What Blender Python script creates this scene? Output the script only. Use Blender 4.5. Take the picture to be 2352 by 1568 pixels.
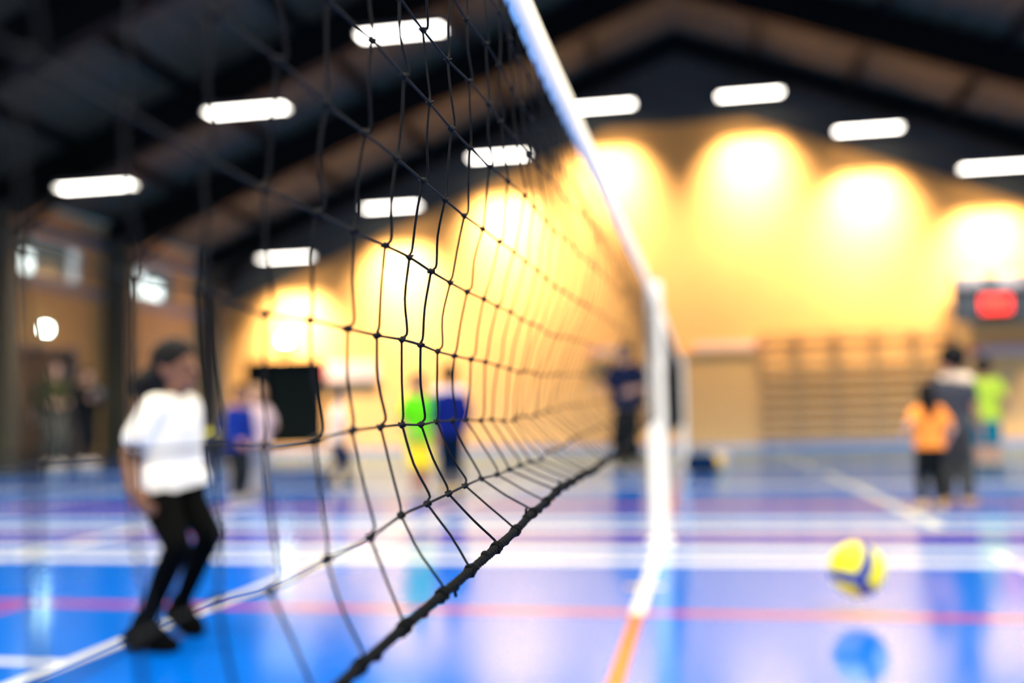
import bpy, bmesh, math, random
import numpy as np
from mathutils import Vector, Matrix

random.seed(7)
for o in list(bpy.data.objects):
    bpy.data.objects.remove(o)
SC = bpy.context.scene
COL = SC.collection
V = Vector

# ------------------------------------------------------------------ camera
F_PX, YAW, PITCH, ROLL, CAM_H = 2251.0, 0.18835, 0.07715, 0.0213, 0.80
_fw = V((-math.sin(YAW) * math.cos(PITCH), math.cos(YAW) * math.cos(PITCH), math.sin(PITCH)))
_r0 = V((math.cos(YAW), math.sin(YAW), 0))
_u0 = _r0.cross(_fw)
_r = _r0 * math.cos(ROLL) - _u0 * math.sin(ROLL)
_u = _r0 * math.sin(ROLL) + _u0 * math.cos(ROLL)
CAMP = V((0, 0, CAM_H))
cam_d = bpy.data.cameras.new('camera')
cam = bpy.data.objects.new('camera', cam_d)
COL.objects.link(cam)
cam.matrix_world = Matrix(((_r.x, _u.x, -_fw.x, CAMP.x), (_r.y, _u.y, -_fw.y, CAMP.y),
                           (_r.z, _u.z, -_fw.z, CAMP.z), (0, 0, 0, 1)))
cam_d.sensor_width = 36.0
cam_d.lens = F_PX / 2352 * 36
cam_d.clip_start = 0.02
cam_d.dof.use_dof = True
cam_d.dof.focus_distance = 0.985
cam_d.dof.aperture_fstop = 1.7
SC.camera = cam

# ------------------------------------------------------------------ world, exposure, light strengths
SC.view_settings.view_transform = 'Standard'
SC.view_settings.look = 'None'
SC.view_settings.gamma = 1.0
SC.view_settings.use_curve_mapping = False
SC.view_settings.exposure = 0.0
try:
    SC.cycles.use_denoising = True
    SC.cycles.max_bounces = 8
    SC.cycles.sample_clamp_indirect = 8.0
except Exception:
    pass
w = bpy.data.worlds.new('world')
SC.world = w
w.use_nodes = True
w.node_tree.nodes['Background'].inputs[0].default_value = (0.25, 0.45, 0.6, 1)
w.node_tree.nodes['Background'].inputs[1].default_value = 0.4
DIFFUSER = 14.0                                          # radiance of the lit diffusers themselves
P_FAR, P_MID, P_NEAR = 490.0, 85.0, 320.0                # watts thrown down by each lamp's reflector, row by row
BEAM_FAR, BEAM_MID, BEAM_NEAR, TILT_FAR = 76.0, 120.0, 160.0, 9.0                         # beam angles of the reflectors, degrees
LAMP_COL = (1.0, 0.94, 0.82)


# ------------------------------------------------------------------ small helpers
def ray(x, y):
    return _fw + _r * ((x - 1176) / F_PX) - _u * ((y - 784) / F_PX)


def at(x, y, Y):
    """the point of the hall seen at photo position x,y on the plane Y metres down the hall"""
    d = ray(x, y)
    return CAMP + d * (Y / d.y)


def floor_at(x, y):
    d = ray(x, y)
    return CAMP + d * (-CAM_H / d.z)


def wall_at(x, y, X):
    d = ray(x, y)
    return CAMP + d * (X / d.x)


MATS = {}


def mat(name, col, rough=0.6, metal=0.0, emit=None, estr=0.0, noise=None, bump=0.0, spec=0.5, stripe=None):
    if name in MATS:
        return MATS[name]
    m = bpy.data.materials.new(name)
    m.use_nodes = True
    nt = m.node_tree
    b = nt.nodes['Principled BSDF']
    b.inputs['Base Color'].default_value = (*col, 1)
    b.inputs['Roughness'].default_value = rough
    b.inputs['Metallic'].default_value = metal
    b.inputs['Specular IOR Level'].default_value = spec
    if emit:
        b.inputs['Emission Color'].default_value = (*emit, 1)
        b.inputs['Emission Strength'].default_value = estr
    if noise:
        sc, amt = noise
        tc = nt.nodes.new('ShaderNodeTexCoord')
        n = nt.nodes.new('ShaderNodeTexNoise')
        n.inputs['Scale'].default_value = sc
        n.inputs['Detail'].default_value = 4
        nt.links.new(tc.outputs['Object'], n.inputs['Vector'])
        mx = nt.nodes.new('ShaderNodeMix')
        mx.data_type = 'RGBA'
        mx.inputs[6].default_value = (*[c * (1 - amt) for c in col], 1)
        mx.inputs[7].default_value = (*[min(1, c * (1 + amt)) for c in col], 1)
        nt.links.new(n.outputs['Fac'], mx.inputs[0])
        nt.links.new(mx.outputs[2], b.inputs['Base Color'])
        if bump:
            bp = nt.nodes.new('ShaderNodeBump')
            bp.inputs['Strength'].default_value = bump
            nt.links.new(n.outputs['Fac'], bp.inputs['Height'])
            nt.links.new(bp.outputs['Normal'], b.inputs['Normal'])
    MATS[name] = m
    return m


class MB:
    def __init__(s):
        s.v, s.f = [], []

    def box(s, c, size, rot=None):
        c = V(c)
        hx, hy, hz = [a / 2 for a in size]
        i = len(s.v)
        for sx, sy, sz in ((-1, -1, -1), (1, -1, -1), (1, 1, -1), (-1, 1, -1), (-1, -1, 1), (1, -1, 1), (1, 1, 1), (-1, 1, 1)):
            p = V((sx * hx, sy * hy, sz * hz))
            if rot is not None:
                p = rot @ p
            s.v.append(c + p)
        for q in ((0, 3, 2, 1), (4, 5, 6, 7), (0, 1, 5, 4), (1, 2, 6, 5), (2, 3, 7, 6), (3, 0, 4, 7)):
            s.f.append([i + a for a in q])
        return s

    def tube(s, pts, r, n=8, cap=True, up=None):
        pts = [V(p) for p in pts]
        m = len(pts)
        rs = r if isinstance(r, (list, tuple)) else [r] * m
        t = (pts[1] - pts[0]).normalized()
        ref = V((0, 0, 1)) if abs(t.z) < 0.9 else V((1, 0, 0))
        a = t.cross(ref).normalized()
        i0 = len(s.v)
        for j, p in enumerate(pts):
            if j == 0:
                t = (pts[1] - p)
            elif j == m - 1:
                t = (p - pts[j - 1])
            else:
                t = (pts[j + 1] - pts[j - 1])
            if t.length < 1e-9:
                t = V((0, 0, 1))
            t.normalize()
            a = (a - t * a.dot(t))
            if a.length < 1e-6:
                a = t.orthogonal()
            a.normalize()
            b = t.cross(a)
            for q in range(n):
                g = 2 * math.pi * q / n
                s.v.append(p + (a * math.cos(g) + b * math.sin(g)) * rs[j])
        for j in range(m - 1):
            for q in range(n):
                q2 = (q + 1) % n
                A = i0 + j * n
                s.f.append([A + q, A + q2, A + n + q2, A + n + q])
        if cap:
            s.f.append([i0 + q for q in range(n - 1, -1, -1)])
            s.f.append([i0 + (m - 1) * n + q for q in range(n)])
        return s

    def capsule(s, a, b, ra, rb, n=12, k=4):
        a, b = V(a), V(b)
        d = b - a
        L = d.length
        t = d / L if L > 1e-6 else V((0, 0, 1))
        pts, rs = [], []
        for j in range(k + 1):
            g = math.pi / 2 * (1 - j / k)
            pts.append(a - t * (math.sin(g) * ra))
            rs.append(max(math.cos(g) * ra, 1e-4))
        for j in range(k + 1):
            g = math.pi / 2 * (j / k)
            pts.append(b + t * (math.sin(g) * rb))
            rs.append(max(math.cos(g) * rb, 1e-4))
        if L <= 1e-6:
            pts = pts[:k + 1] + pts[k + 2:]
            rs = rs[:k + 1] + rs[k + 2:]
        return s.tube(pts, rs, n)

    def ellipsoid(s, c, ax, nu=16, nv=10):
        """ax: three axis vectors already scaled by the radii"""
        c = V(c)
        i0 = len(s.v)
        s.v.append(c + ax[2])
        for j in range(1, nv):
            th = math.pi * j / nv
            for q in range(nu):
                g = 2 * math.pi * q / nu
                s.v.append(c + ax[2] * math.cos(th) + (ax[0] * math.cos(g) + ax[1] * math.sin(g)) * math.sin(th))
        s.v.append(c - ax[2])
        last = len(s.v) - 1
        for q in range(nu):
            q2 = (q + 1) % nu
            s.f.append([i0, i0 + 1 + q, i0 + 1 + q2])
            s.f.append([last, last - nu + q2, last - nu + q])
        for j in range(nv - 2):
            A = i0 + 1 + j * nu
            for q in range(nu):
                q2 = (q + 1) % nu
                s.f.append([A + q, A + nu + q, A + nu + q2, A + q2])
        return s

    def poly(s, pts, depth):
        """prism: polygon pts pushed along the vector depth"""
        pts = [V(p) for p in pts]
        depth = V(depth)
        n, i = len(pts), len(s.v)
        s.v += pts + [p + depth for p in pts]
        s.f.append([i + q for q in range(n)])
        s.f.append([i + n + q for q in range(n - 1, -1, -1)])
        for q in range(n):
            q2 = (q + 1) % n
            s.f.append([i + q, i + n + q, i + n + q2, i + q2])
        return s

    def build(s, name, m, parent=None, smooth=False, bevel=0.0):
        me = bpy.data.meshes.new(name)
        me.from_pydata([tuple(p) for p in s.v], [], s.f)
        bm = bmesh.new()
        bm.from_mesh(me)
        bmesh.ops.recalc_face_normals(bm, faces=bm.faces)
        bm.to_mesh(me)
        bm.free()
        me.materials.append(m)
        o = bpy.data.objects.new(name, me)
        COL.objects.link(o)
        if parent is not None:
            o.parent = parent
            o.matrix_parent_inverse = Matrix.Translation(-parent.location)
        if smooth:
            me.polygons.foreach_set('use_smooth', [True] * len(me.polygons))
        if bevel:
            bv = o.modifiers.new('bevel', 'BEVEL')
            bv.width = bevel
            bv.segments = 2
            bv.limit_method = 'ANGLE'
        return o


def tag(o, label=None, cat=None, group=None, kind=None):
    if label:
        o['label'] = label
    if cat:
        o['category'] = cat
    if group:
        o['group'] = group
    if kind:
        o['kind'] = kind
    return o


def empty(name, loc, label, cat, group=None):
    o = bpy.data.objects.new(name, None)
    o.empty_display_size = 0.1
    COL.objects.link(o)
    o.location = V(loc)
    return tag(o, label, cat, group)


def mesh_copy(o, off, parent=None):
    c = o.copy()
    COL.objects.link(c)
    if parent is not None:
        c.parent = parent
        c.matrix_parent_inverse = Matrix()
        c.location = off
    else:
        c.location = o.location + V(off)
    return c


# ------------------------------------------------------------------ materials
def floor_mat(name, col, rough=0.125):
    """matt paint under a clear, slightly cool varnish"""
    m = bpy.data.materials.new(name)
    m.use_nodes = True
    nt = m.node_tree
    nt.nodes.remove(nt.nodes['Principled BSDF'])
    out = nt.nodes['Material Output']
    df = nt.nodes.new('ShaderNodeBsdfDiffuse')
    df.inputs['Color'].default_value = (*col, 1)
    gl = nt.nodes.new('ShaderNodeBsdfAnisotropic')
    gl.inputs['Color'].default_value = (0.62, 0.88, 1.0, 1)
    fr = nt.nodes.new('ShaderNodeFresnel')
    fr.inputs['IOR'].default_value = 1.62
    mx = nt.nodes.new('ShaderNodeMixShader')
    tc = nt.nodes.new('ShaderNodeTexCoord')
    n = nt.nodes.new('ShaderNodeTexNoise')
    n.inputs['Scale'].default_value = 2.2
    n.inputs['Detail'].default_value = 3
    mr = nt.nodes.new('ShaderNodeMapRange')
    mr.inputs['To Min'].default_value = rough - 0.02
    mr.inputs['To Max'].default_value = rough + 0.02
    nt.links.new(tc.outputs['Object'], n.inputs['Vector'])
    nt.links.new(n.outputs['Fac'], mr.inputs['Value'])
    nt.links.new(mr.outputs['Result'], gl.inputs['Roughness'])
    nt.links.new(fr.outputs[0], mx.inputs[0])
    nt.links.new(df.outputs[0], mx.inputs[1])
    nt.links.new(gl.outputs[0], mx.inputs[2])
    nt.links.new(mx.outputs[0], out.inputs['Surface'])
    return m


def wall_mat(name, col, amt=0.18):
    """pale yellow brick, too far off to tell the bricks apart"""
    m = mat(name, col, 0.75, spec=0.2)
    nt = m.node_tree
    b = nt.nodes['Principled BSDF']
    tc = nt.nodes.new('ShaderNodeTexCoord')
    br = nt.nodes.new('ShaderNodeTexBrick')
    mp = nt.nodes.new('ShaderNodeMapping')
    mp.inputs['Rotation'].default_value = (math.pi / 2, 0, 0)
    br.inputs['Color1'].default_value = (*[c * (1 - amt * .4) for c in col], 1)
    br.inputs['Color2'].default_value = (*[min(1, c * (1 + amt * .4)) for c in col], 1)
    br.inputs['Mortar'].default_value = (*[c * (1 - amt * 1.5) for c in col], 1)
    br.inputs['Scale'].default_value = 4.0
    br.inputs['Mortar Size'].default_value = 0.012
    nt.links.new(tc.outputs['Object'], mp.inputs['Vector'])
    nt.links.new(mp.outputs['Vector'], br.inputs['Vector'])
    nt.links.new(br.outputs['Color'], b.inputs['Base Color'])
    return m


M_FLOOR = floor_mat('blue_sports_floor', (0.0, 0.120, 0.60))
M_WHITE_LINE = floor_mat('white_court_paint', (0.82, 0.83, 0.80))
M_RED_LINE = floor_mat('red_court_paint', (0.40, 0.04, 0.16))
M_ORANGE_LINE = floor_mat('orange_court_paint', (0.50, 0.062, 0.005))
M_YELLOW_TAPE = floor_mat('yellow_floor_tape', (0.75, 0.55, 0.12))
M_WALL = wall_mat('yellow_brick', (0.66, 0.305, 0.072))
M_WALL_SIDE = wall_mat('brown_brick', (0.48, 0.29, 0.105))
M_GABLE = mat('gable_shade_tone', (0.055, 0.052, 0.036), 0.8, noise=(3, .15))  # dark tone standing in for the unlit brick above the end lamps
M_DECK = mat('steel_roof_deck', (0.050, 0.047, 0.027), 0.6, spec=.15, metal=0.0, noise=(2, .2))
M_STEEL = mat('dark_painted_steel', (0.003, 0.0045, 0.004), 0.7, spec=0.08)
M_COLUMN = mat('grey_green_steel', (0.045, 0.048, 0.036), 0.6, spec=0.3)
M_HOUSING = mat('lamp_housing', (0.06, 0.06, 0.06), 0.5)
M_CORD = mat('black_net_cord', (0.004, 0.005, 0.006), 0.8, spec=.12, noise=(900, .4), bump=.2)
M_ROPE = mat('black_rope', (0.003, 0.004, 0.005), 0.9, spec=.1, noise=(500, .6), bump=.5)
M_TAPE = mat('white_net_tape', (0.95, 0.90, 0.76), 0.6, noise=(60, .04))
M_POST = mat('white_post_padding', (0.92, 0.88, 0.76), 0.5, noise=(20, .03))
M_GREYMETAL = mat('grey_metal', (0.35, 0.36, 0.37), 0.4, metal=0.6)
M_BLACK = mat('black_plastic', (0.012, 0.013, 0.014), 0.5)

# ------------------------------------------------------------------ the hall
XC, XL, XR, YF, YB = -0.34, -13.06, 12.38, 24.8, -12.0


def roof(x):
    return 10.25 - 0.39 * abs(x - XC)


o = MB().box(((XL + XR) / 2, (YF + YB) / 2, -0.1), (XR - XL, YF - YB, 0.2)).build('floor', M_FLOOR)
tag(o, 'glossy blue sports hall floor with court lines', kind='structure')
FLOOR = o
# walls
pent = [(XL, YF, 0), (XR, YF, 0), (XR, YF, roof(XR)), (XC, YF, roof(XC)), (XL, YF, roof(XL))]
o = MB().poly(pent, (0, 0.25, 0)).build('wall_far', M_WALL)
tag(o, 'yellow brick end wall lit from above by a row of lamps', kind='structure')
WALL_FAR = o
shade_outline = [(XL, 8.85 - .4 * (XC - XL)), (XC - 1.75, 8.15), (XC + 1.75, 8.15), (XR, 8.85 - .4 * (XR - XC)), (XR, roof(XR)), (XC, roof(XC)), (XL, roof(XL))]
MB().poly([(a, YF - .03, b) for a, b in shade_outline], (0, .025, 0)).build('gable_shade', M_GABLE, WALL_FAR)  # added sheet: shade above the lamp glow as dark colour, edge following the glow
o = MB().box((XR + .12, (YF + YB) / 2, roof(XR) / 2), (.24, YF - YB, roof(XR))).build('wall_right', M_WALL_SIDE)
tag(o, kind='structure')
pent = [(XL, YB, 0), (XR, YB, 0), (XR, YB, roof(XR)), (XC, YB, roof(XC)), (XL, YB, roof(XL))]
o = MB().poly(pent, (0, -.25, 0)).build('wall_back', M_WALL_SIDE)
tag(o, kind='structure')
# left wall with openings for the clerestory windows and the door
WIN = [(16.55, 18.95), (20.55, 22.65)]
ZW0, ZW1 = 3.84, 4.62
DOOR = (16.75, 18.6, 2.36)
mb = MB()


def lw(y0, y1, z0, z1):
    mb.box((XL - .12, (y0 + y1) / 2, (z0 + z1) / 2), (.24, y1 - y0, z1 - z0))


zt = roof(XL)
lw(YB, YF, ZW1, zt)
lw(YB, WIN[0][0], ZW0, ZW1)
lw(WIN[0][1], WIN[1][0], ZW0, ZW1)
lw(WIN[1][1], YF, ZW0, ZW1)
lw(YB, YF, DOOR[2], ZW0)
lw(YB, DOOR[0], 0, DOOR[2])
lw(DOOR[1], YF, 0, DOOR[2])
o = mb.build('wall_left', M_WALL_SIDE)
tag(o, 'brown brick side wall with high windows and a dark doorway', kind='structure')
# grey band under and over the clerestory
o = MB().box((XL + .03, (12.5 + YF) / 2, ZW0 - .14), (.06, YF - 12.5, .2)).build('trim_1', mat('grey_trim', (.16, .15, .16), .6))
tag(o, kind='structure')
o = MB().box((XL + .05, (12.5 + YF) / 2, ZW1 + .2), (.1, YF - 12.5, .26)).build('trim_2', mat('slate_trim', (.05, .085, .11), .6))
tag(o, kind='structure')
# windows
M_FRAME = mat('pale_window_frame', (.35, .40, .40), .5)
M_DARKPANE = mat('dim_window_glass', (.02, .05, .055), .15, emit=(.2, .42, .42), estr=.16)
M_LITPANE = mat('daylit_frosted_glass', (.6, .66, .64), .4, emit=(.86, 1.0, .95), estr=2.6)
M_HALFPANE = mat('hazy_frosted_glass', (.3, .34, .34), .4, emit=(.7, .8, .78), estr=.7)
for n, ((y0, y1), panes) in enumerate(zip(WIN, [(('L', .38, 0, .62), ('D', .38, .62, 1), ('D', .84, 0, 1), ('H', 1.0, 0, 1)), (('L', .45, 0, .72), ('H', .45, .72, 1), ('L', .83, 0, .6), ('D', .83, .6, 1), ('D', 1.0, 0, 1))])):
    f = MB()
    for a in (y0 + .03, y1 - .03):
        f.box((XL - .1, a, (ZW0 + ZW1) / 2), (.1, .07, ZW1 - ZW0))
    for z in (ZW0 + .03, ZW1 - .03):
        f.box((XL - .1, (y0 + y1) / 2, z), (.1, y1 - y0, .07))
    prev = 0
    cuts = sorted({p[1] for p in panes})
    for c_ in cuts[:-1]:
        f.box((XL - .1, y0 + c_ * (y1 - y0), (ZW0 + ZW1) / 2), (.08, .06, ZW1 - ZW0))
    fr = tag(f.build('window_%d' % (n + 1), M_FRAME), 'high clerestory window over the %s' % ('dark doorway' if n == 0 else 'brick wall behind the person in white'), kind='structure')
    for kind, c1, b0, b1 in panes:
        c0 = max([0] + [c_ for c_ in cuts if c_ < c1])
        ya, yb = y0 + c0 * (y1 - y0) + .04, y0 + c1 * (y1 - y0) - .04
        za, zb = ZW0 + .05 + b0 * (ZW1 - ZW0 - .1), ZW0 + .05 + b1 * (ZW1 - ZW0 - .1)
        MB().box((XL - .11, (ya + yb) / 2, (za + zb) / 2), (.02, yb - ya, zb - za)).build('pane', {'L': M_LITPANE, 'D': M_DARKPANE, 'H': M_HALFPANE}[kind], fr)
# door
d = MB()
for a in (DOOR[0] - .04, DOOR[1] + .04):
    d.box((XL + .0, a, DOOR[2] / 2), (.3, .08, DOOR[2]))
d.box((XL + .0, (DOOR[0] + DOOR[1]) / 2, DOOR[2] + .05), (.3, DOOR[1] - DOOR[0] + .16, .1))
dr = tag(d.build('door_1', mat('grey_door_frame', (.12, .11, .11), .5)), 'dark double doorway in the left brick wall', kind='structure')
M_DOOR = mat('dark_green_door', (.012, .018, .017), .5)
ym = (DOOR[0] + DOOR[1]) / 2
for a, b in ((DOOR[0], ym), (ym, DOOR[1])):
    MB().box((XL - .14, (a + b) / 2, DOOR[2] / 2), (.05, b - a - .02, DOOR[2] - .02)).build('door_leaf', M_DOOR, dr)
    MB().box((XL - .1, ym + (.08 if b > ym + .01 else -.08), 1.05), (.04, .03, .3)).build('door_handle', M_GREYMETAL, dr)

# frames: columns and rafters
FRAMES = [24.1, 19.9, 16.05, 12.2, 8.35]
for n, fy in enumerate(FRAMES):
    dep = .52 if n == 0 else .8
    for s, xw in ((-1, XL), (1, XR)):
        a, b = V((xw, fy, roof(xw))), V((XC, fy, roof(XC)))
        pts = [a, b, b - V((0, 0, dep)), a - V((0, 0, dep))]
        o = MB().poly([p - V((0, .14, 0)) for p in pts], (0, .28, 0)).build('rafter', M_STEEL)
        tag(o, kind='structure')
        if s < 0:
            hx = .62
            o = MB().box((xw + hx / 2, fy, (roof(xw) - .3) / 2), (hx, .34, roof(xw) - .3)).build('column', M_COLUMN)
            tag(o, kind='structure')
            # haunch plate between column and rafter
            MB().poly([(xw + hx, fy - .05, roof(xw) - 1.0), (xw + hx + 1.3, fy - .05, roof(xw + 1.9) - dep), (xw + hx, fy - .05, roof(xw) - dep)], (0, .1, 0)).build('haunch', M_STEEL, o)
# roof deck, ribbed, as geometry: one sheet per slope, ribs running down the hall
for s, xw in ((-1, XL), (1, XR)):
    n = 110
    mb = MB()
    for q in range(n + 1):
        t = q / n
        x = XC + (xw - XC) * t
        z = roof(x) + (0.05 if (q // 2) % 2 else 0.0)
        mb.v += [V((x, YB, z)), V((x, YF, z))]
    for q in range(n):
        mb.f.append([2 * q, 2 * q + 1, 2 * q + 3, 2 * q + 2])
    o = mb.build('ceiling', M_DECK)
    tag(o, kind='structure')
    mb2 = MB().poly([(XC, YB, roof(XC) + .07), (xw, YB, roof(xw) + .07), (xw, YB, roof(xw) + .17), (XC, YB, roof(XC) + .17)], (0, YF - YB, 0)).build('roof_board', M_STEEL, o)
    for dx in (1.9, 4.1, 6.3, 8.5, 10.7):
        x = XC + math.copysign(dx, xw - XC)
        MB().box((x, (8 + YF) / 2, roof(x) - .13), (.1, YF - 8, .22)).build('purlin', M_STEEL, o)

# ------------------------------------------------------------------ floor lines
zl = [0.0]


def fline(x0, x1, y0, y1, m):
    zl[0] += 0.00008
    return MB().box(((x0 + x1) / 2, (y0 + y1) / 2, zl[0] + .0004), (x1 - x0, y1 - y0, .0008)).build('line', m, FLOOR)


def line_x(y, w_, m, x0=XL, x1=XR):
    fline(x0, x1, y - w_ / 2, y + w_ / 2, m)


def line_y(x, w_, m, y0, y1):
    fline(x - w_ / 2, x + w_ / 2, y0, y1, m)


line_x(4.06, .10, M_RED_LINE)
line_y(-3.05, .06, M_RED_LINE, 0.5, 4.1)
line_x(5.46, .19, M_WHITE_LINE)
line_x(5.93, .20, M_WHITE_LINE)
line_x(6.52, .18, M_RED_LINE)
line_x(7.02, .20, M_WHITE_LINE)
line_x(7.60, .18, M_WHITE_LINE)
line_x(8.7, .35, M_RED_LINE)
line_x(11.2, .3, M_WHITE_LINE)
line_x(15.5, .3, M_WHITE_LINE)
line_y(-2.14, .055, M_WHITE_LINE, -2, 21)
line_x(3.05, .055, M_WHITE_LINE, -6, -2.14)
line_y(1.55, .06, M_WHITE_LINE, 2, 6.0)
line_y(1.55, .10, M_WHITE_LINE, 6.9, 13.2)
line_y(1.50, .10, M_WHITE_LINE, 13.9, 21)
line_y(-.28, .052, M_ORANGE_LINE, -2, 4.03)
line_y(-.28, .06, M_WHITE_LINE, 4.03, 6.25)
line_y(-.28, .07, M_RED_LINE, 7.7, 20)
line_y(-4.25, .1, M_WHITE_LINE, 2, 9)
line_y(-6.9, .1, M_WHITE_LINE, 4, 20)
line_y(-8.4, .08, M_WHITE_LINE, 4, 20)
line_y(-9.6, .08, M_RED_LINE, 6, 20)
line_y(4.3, .12, M_RED_LINE, 8, 14)
fline(-.37, -.19, 4.63, 4.70, M_YELLOW_TAPE)

# ------------------------------------------------------------------ ceiling lamps
M_DIFF = {}


def lamp_mat(key, s):
    if key not in M_DIFF:
        M_DIFF[key] = mat('lamp_diffuser_' + key, (.9, .9, .88), .5, emit=LAMP_COL, estr=s)
    return M_DIFF[key]


LAMP_X = [-10.58, -7.66, -4.82, -2.12, 1.44, 4.13, 6.86, 9.75]


def lamp(x, y, mkey, s, label, group):
    z = 9.21 - 0.4 * abs(x - XC)
    t = empty('ceiling_lamp', (x, y, z), label, 'lamp', group)
    L, W = 1.46, .30
    h = MB()
    h.box((x, y, z + .06), (L + .04, W + .04, .09))
    for sx in (-1, 1):
        h.box((x + sx * (L / 2 + .012), y, z), (.02, W + .04, .035))
    for sy in (-1, 1):
        h.box((x, y + sy * (W / 2 + .012), z + .008), (L, .016, .016))
    h.build('housing', M_HOUSING, t)
    MB().box((x, y, z + .008), (L, W, .012)).build('diffuser', lamp_mat('panel', DIFFUSER), t)
    hall_light(x, y, z - .02, s, *((BEAM_FAR, TILT_FAR) if mkey == 'far' else (BEAM_MID, 0.0)))
    for sx in (-.45, .45):
        zc = roof(x + sx)
        MB().tube([(x + sx, y, z + .1), (x + sx, y, zc)], .012, 6).build('suspension_rod', M_STEEL, t)
    return t


def hall_light(x, y, z, watts, beam, tilt=0.0):
    ld = bpy.data.lights.new('hall_lamp', 'AREA')
    ld.shape = 'RECTANGLE'
    ld.size, ld.size_y = 1.3, .24
    ld.color = LAMP_COL
    ld.energy = watts
    ld.spread = math.radians(beam)
    lo = bpy.data.objects.new('hall_lamp', ld)
    COL.objects.link(lo)
    lo.location = (x, y, z)
    lo.rotation_euler.x = math.radians(tilt)          # the end row's reflectors lean to the wall


ords = ['first', 'second', 'third', 'fourth', 'fifth', 'sixth', 'seventh']
for i, x in enumerate(LAMP_X):
    lamp(x, 24.0, 'far', P_FAR, 'bright ceiling lamp close to the yellow end wall, %s of its row from the left' % (ords[i] if i < 7 else 'eighth'), 'lamps along the end wall')
for i, x in enumerate(LAMP_X):
    if i in (0, 1, 2, 5):
        lab = 'bright ceiling lamp of the nearer row, ' + {0: 'lowest at the left above the windows', 1: 'second from the left', 2: 'third from the left behind the net', 5: 'cut by the top edge at the right'}[i]
    else:
        lab = 'bright ceiling lamp of the nearer row, ' + {3: 'fourth from the left', 4: 'fifth from the left', 6: 'seventh from the left', 7: 'last at the right'}[i]
    lamp(x, 15.74, 'mid', P_MID, lab, 'lamps across the middle of the hall')
# rows over the camera and behind it: plain lamps of the hall, out of view, as area lights of the same size
for yy in (7.48, -0.78, -9.04):
    for x in LAMP_X:
        hall_light(x, yy, 9.21 - 0.4 * abs(x - XC), P_NEAR, BEAM_NEAR)

# ------------------------------------------------------------------ volleyball net in front
K = {-3: {1: (621, 1355.5), 2: (608.5, 1027), 3: (605, 721)},
     -2: {0: (825, 1532), 1: (752, 1284), 2: (722, 1009), 3: (713, 735.5), 4: (727, 489), 5: (750, 240)},
     -1: {0: (928, 1441), 1: (851, 1233), 2: (810, 989), 3: (798.5, 754.6), 4: (812.6, 530.6), 5: (837, 305), 6: (854.6, 94.4)},
     0: {0: (1015, 1366), 1: (922, 1183), 2: (875, 980), 3: (866, 770), 4: (884.6, 563), 5: (911, 364), 6: (928.5, 175)},
     1: {0: (1081, 1310), 1: (982, 1156), 2: (924, 975), 3: (923, 780), 4: (941, 591), 5: (971.5, 415), 6: (987, 237), 7: (971.5, 69)},
     2: {0: (1141, 1257), 1: (1031, 1133), 2: (967, 975), 3: (966.6, 792), 4: (990, 623), 5: (1022.5, 459), 6: (1037, 296), 7: (1029, 139)},
     3: {0: (1185, 1218), 1: (1069, 1115), 2: (1003, 968), 3: (1005, 807), 4: (1034, 649), 5: (1067, 496), 6: (1081, 340.6), 7: (1078, 187.5), 8: (1072, 46)},
     4: {0: (1223.5, 1178), 1: (1106, 1099), 2: (1039, 966), 3: (1044, 817), 4: (1073, 670), 5: (1109, 526), 6: (1125, 382), 7: (1123, 240), 8: (1116, 101)},
     5: {0: (1254, 1153), 1: (1142, 1089.5), 2: (1072, 964.5), 3: (1082, 825), 4: (1111, 687), 5: (1147.5, 555), 6: (1167, 417), 9: (1146, 28)},
     6: {0: (1277.5, 1129), 1: (1170, 1078), 2: (1104, 966), 3: (1115, 831), 4: (1142, 703.6), 5: (1181, 579), 6: (1205, 450)},
     7: {0: (1299, 1115), 1: (1194, 1069), 2: (1129, 963), 3: (1143, 839.5), 4: (1172.5, 716), 5: (1207, 601)},
     8: {1: (1218, 1060), 2: (1155, 966), 3: (1170, 847), 4: (1197, 733), 5: (1234.5, 621)},
     9: {1: (1242, 1056), 2: (1179, 966), 3: (1192, 855), 4: (1221, 743), 5: (1253, 638.5)}}
PITCH_N, Y0N, NR = .0775, .819, 10
K0, K1 = -9, 69
POST = V((-.272, 6.27, 0))
meas = {}
for k in K:
    for r in K[k]:
        p = at(*K[k][r], Y0N + PITCH_N * k)
        meas[(k, r)] = (p.x, p.z)
TAPE = []                                    # lower edge of the tape: distance down the hall, height
for q in ((1166, 0), (1238.6, 159), (1308.7, 297.6), (1366, 415), (1420, 526), (1478, 640)):
    xx = -.24
    for it in range(8):
        d_ = ray(*q)
        yy = d_.y * xx / d_.x
        xx = -.24 - .028 * max(0, min(1, (yy - 1.3) / 5.0))
    TAPE.append((yy, CAM_H + d_.z * xx / d_.x))
TAPE.append((6.3, TAPE[-1][1] + .015))


def tape_z(y):
    return float(np.interp(y, [a for a, b in TAPE], [b for a, b in TAPE]))


def tape_x(y):
    return -.24 - .028 * max(0, min(1, (y - 1.3) / 5.0))


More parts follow.
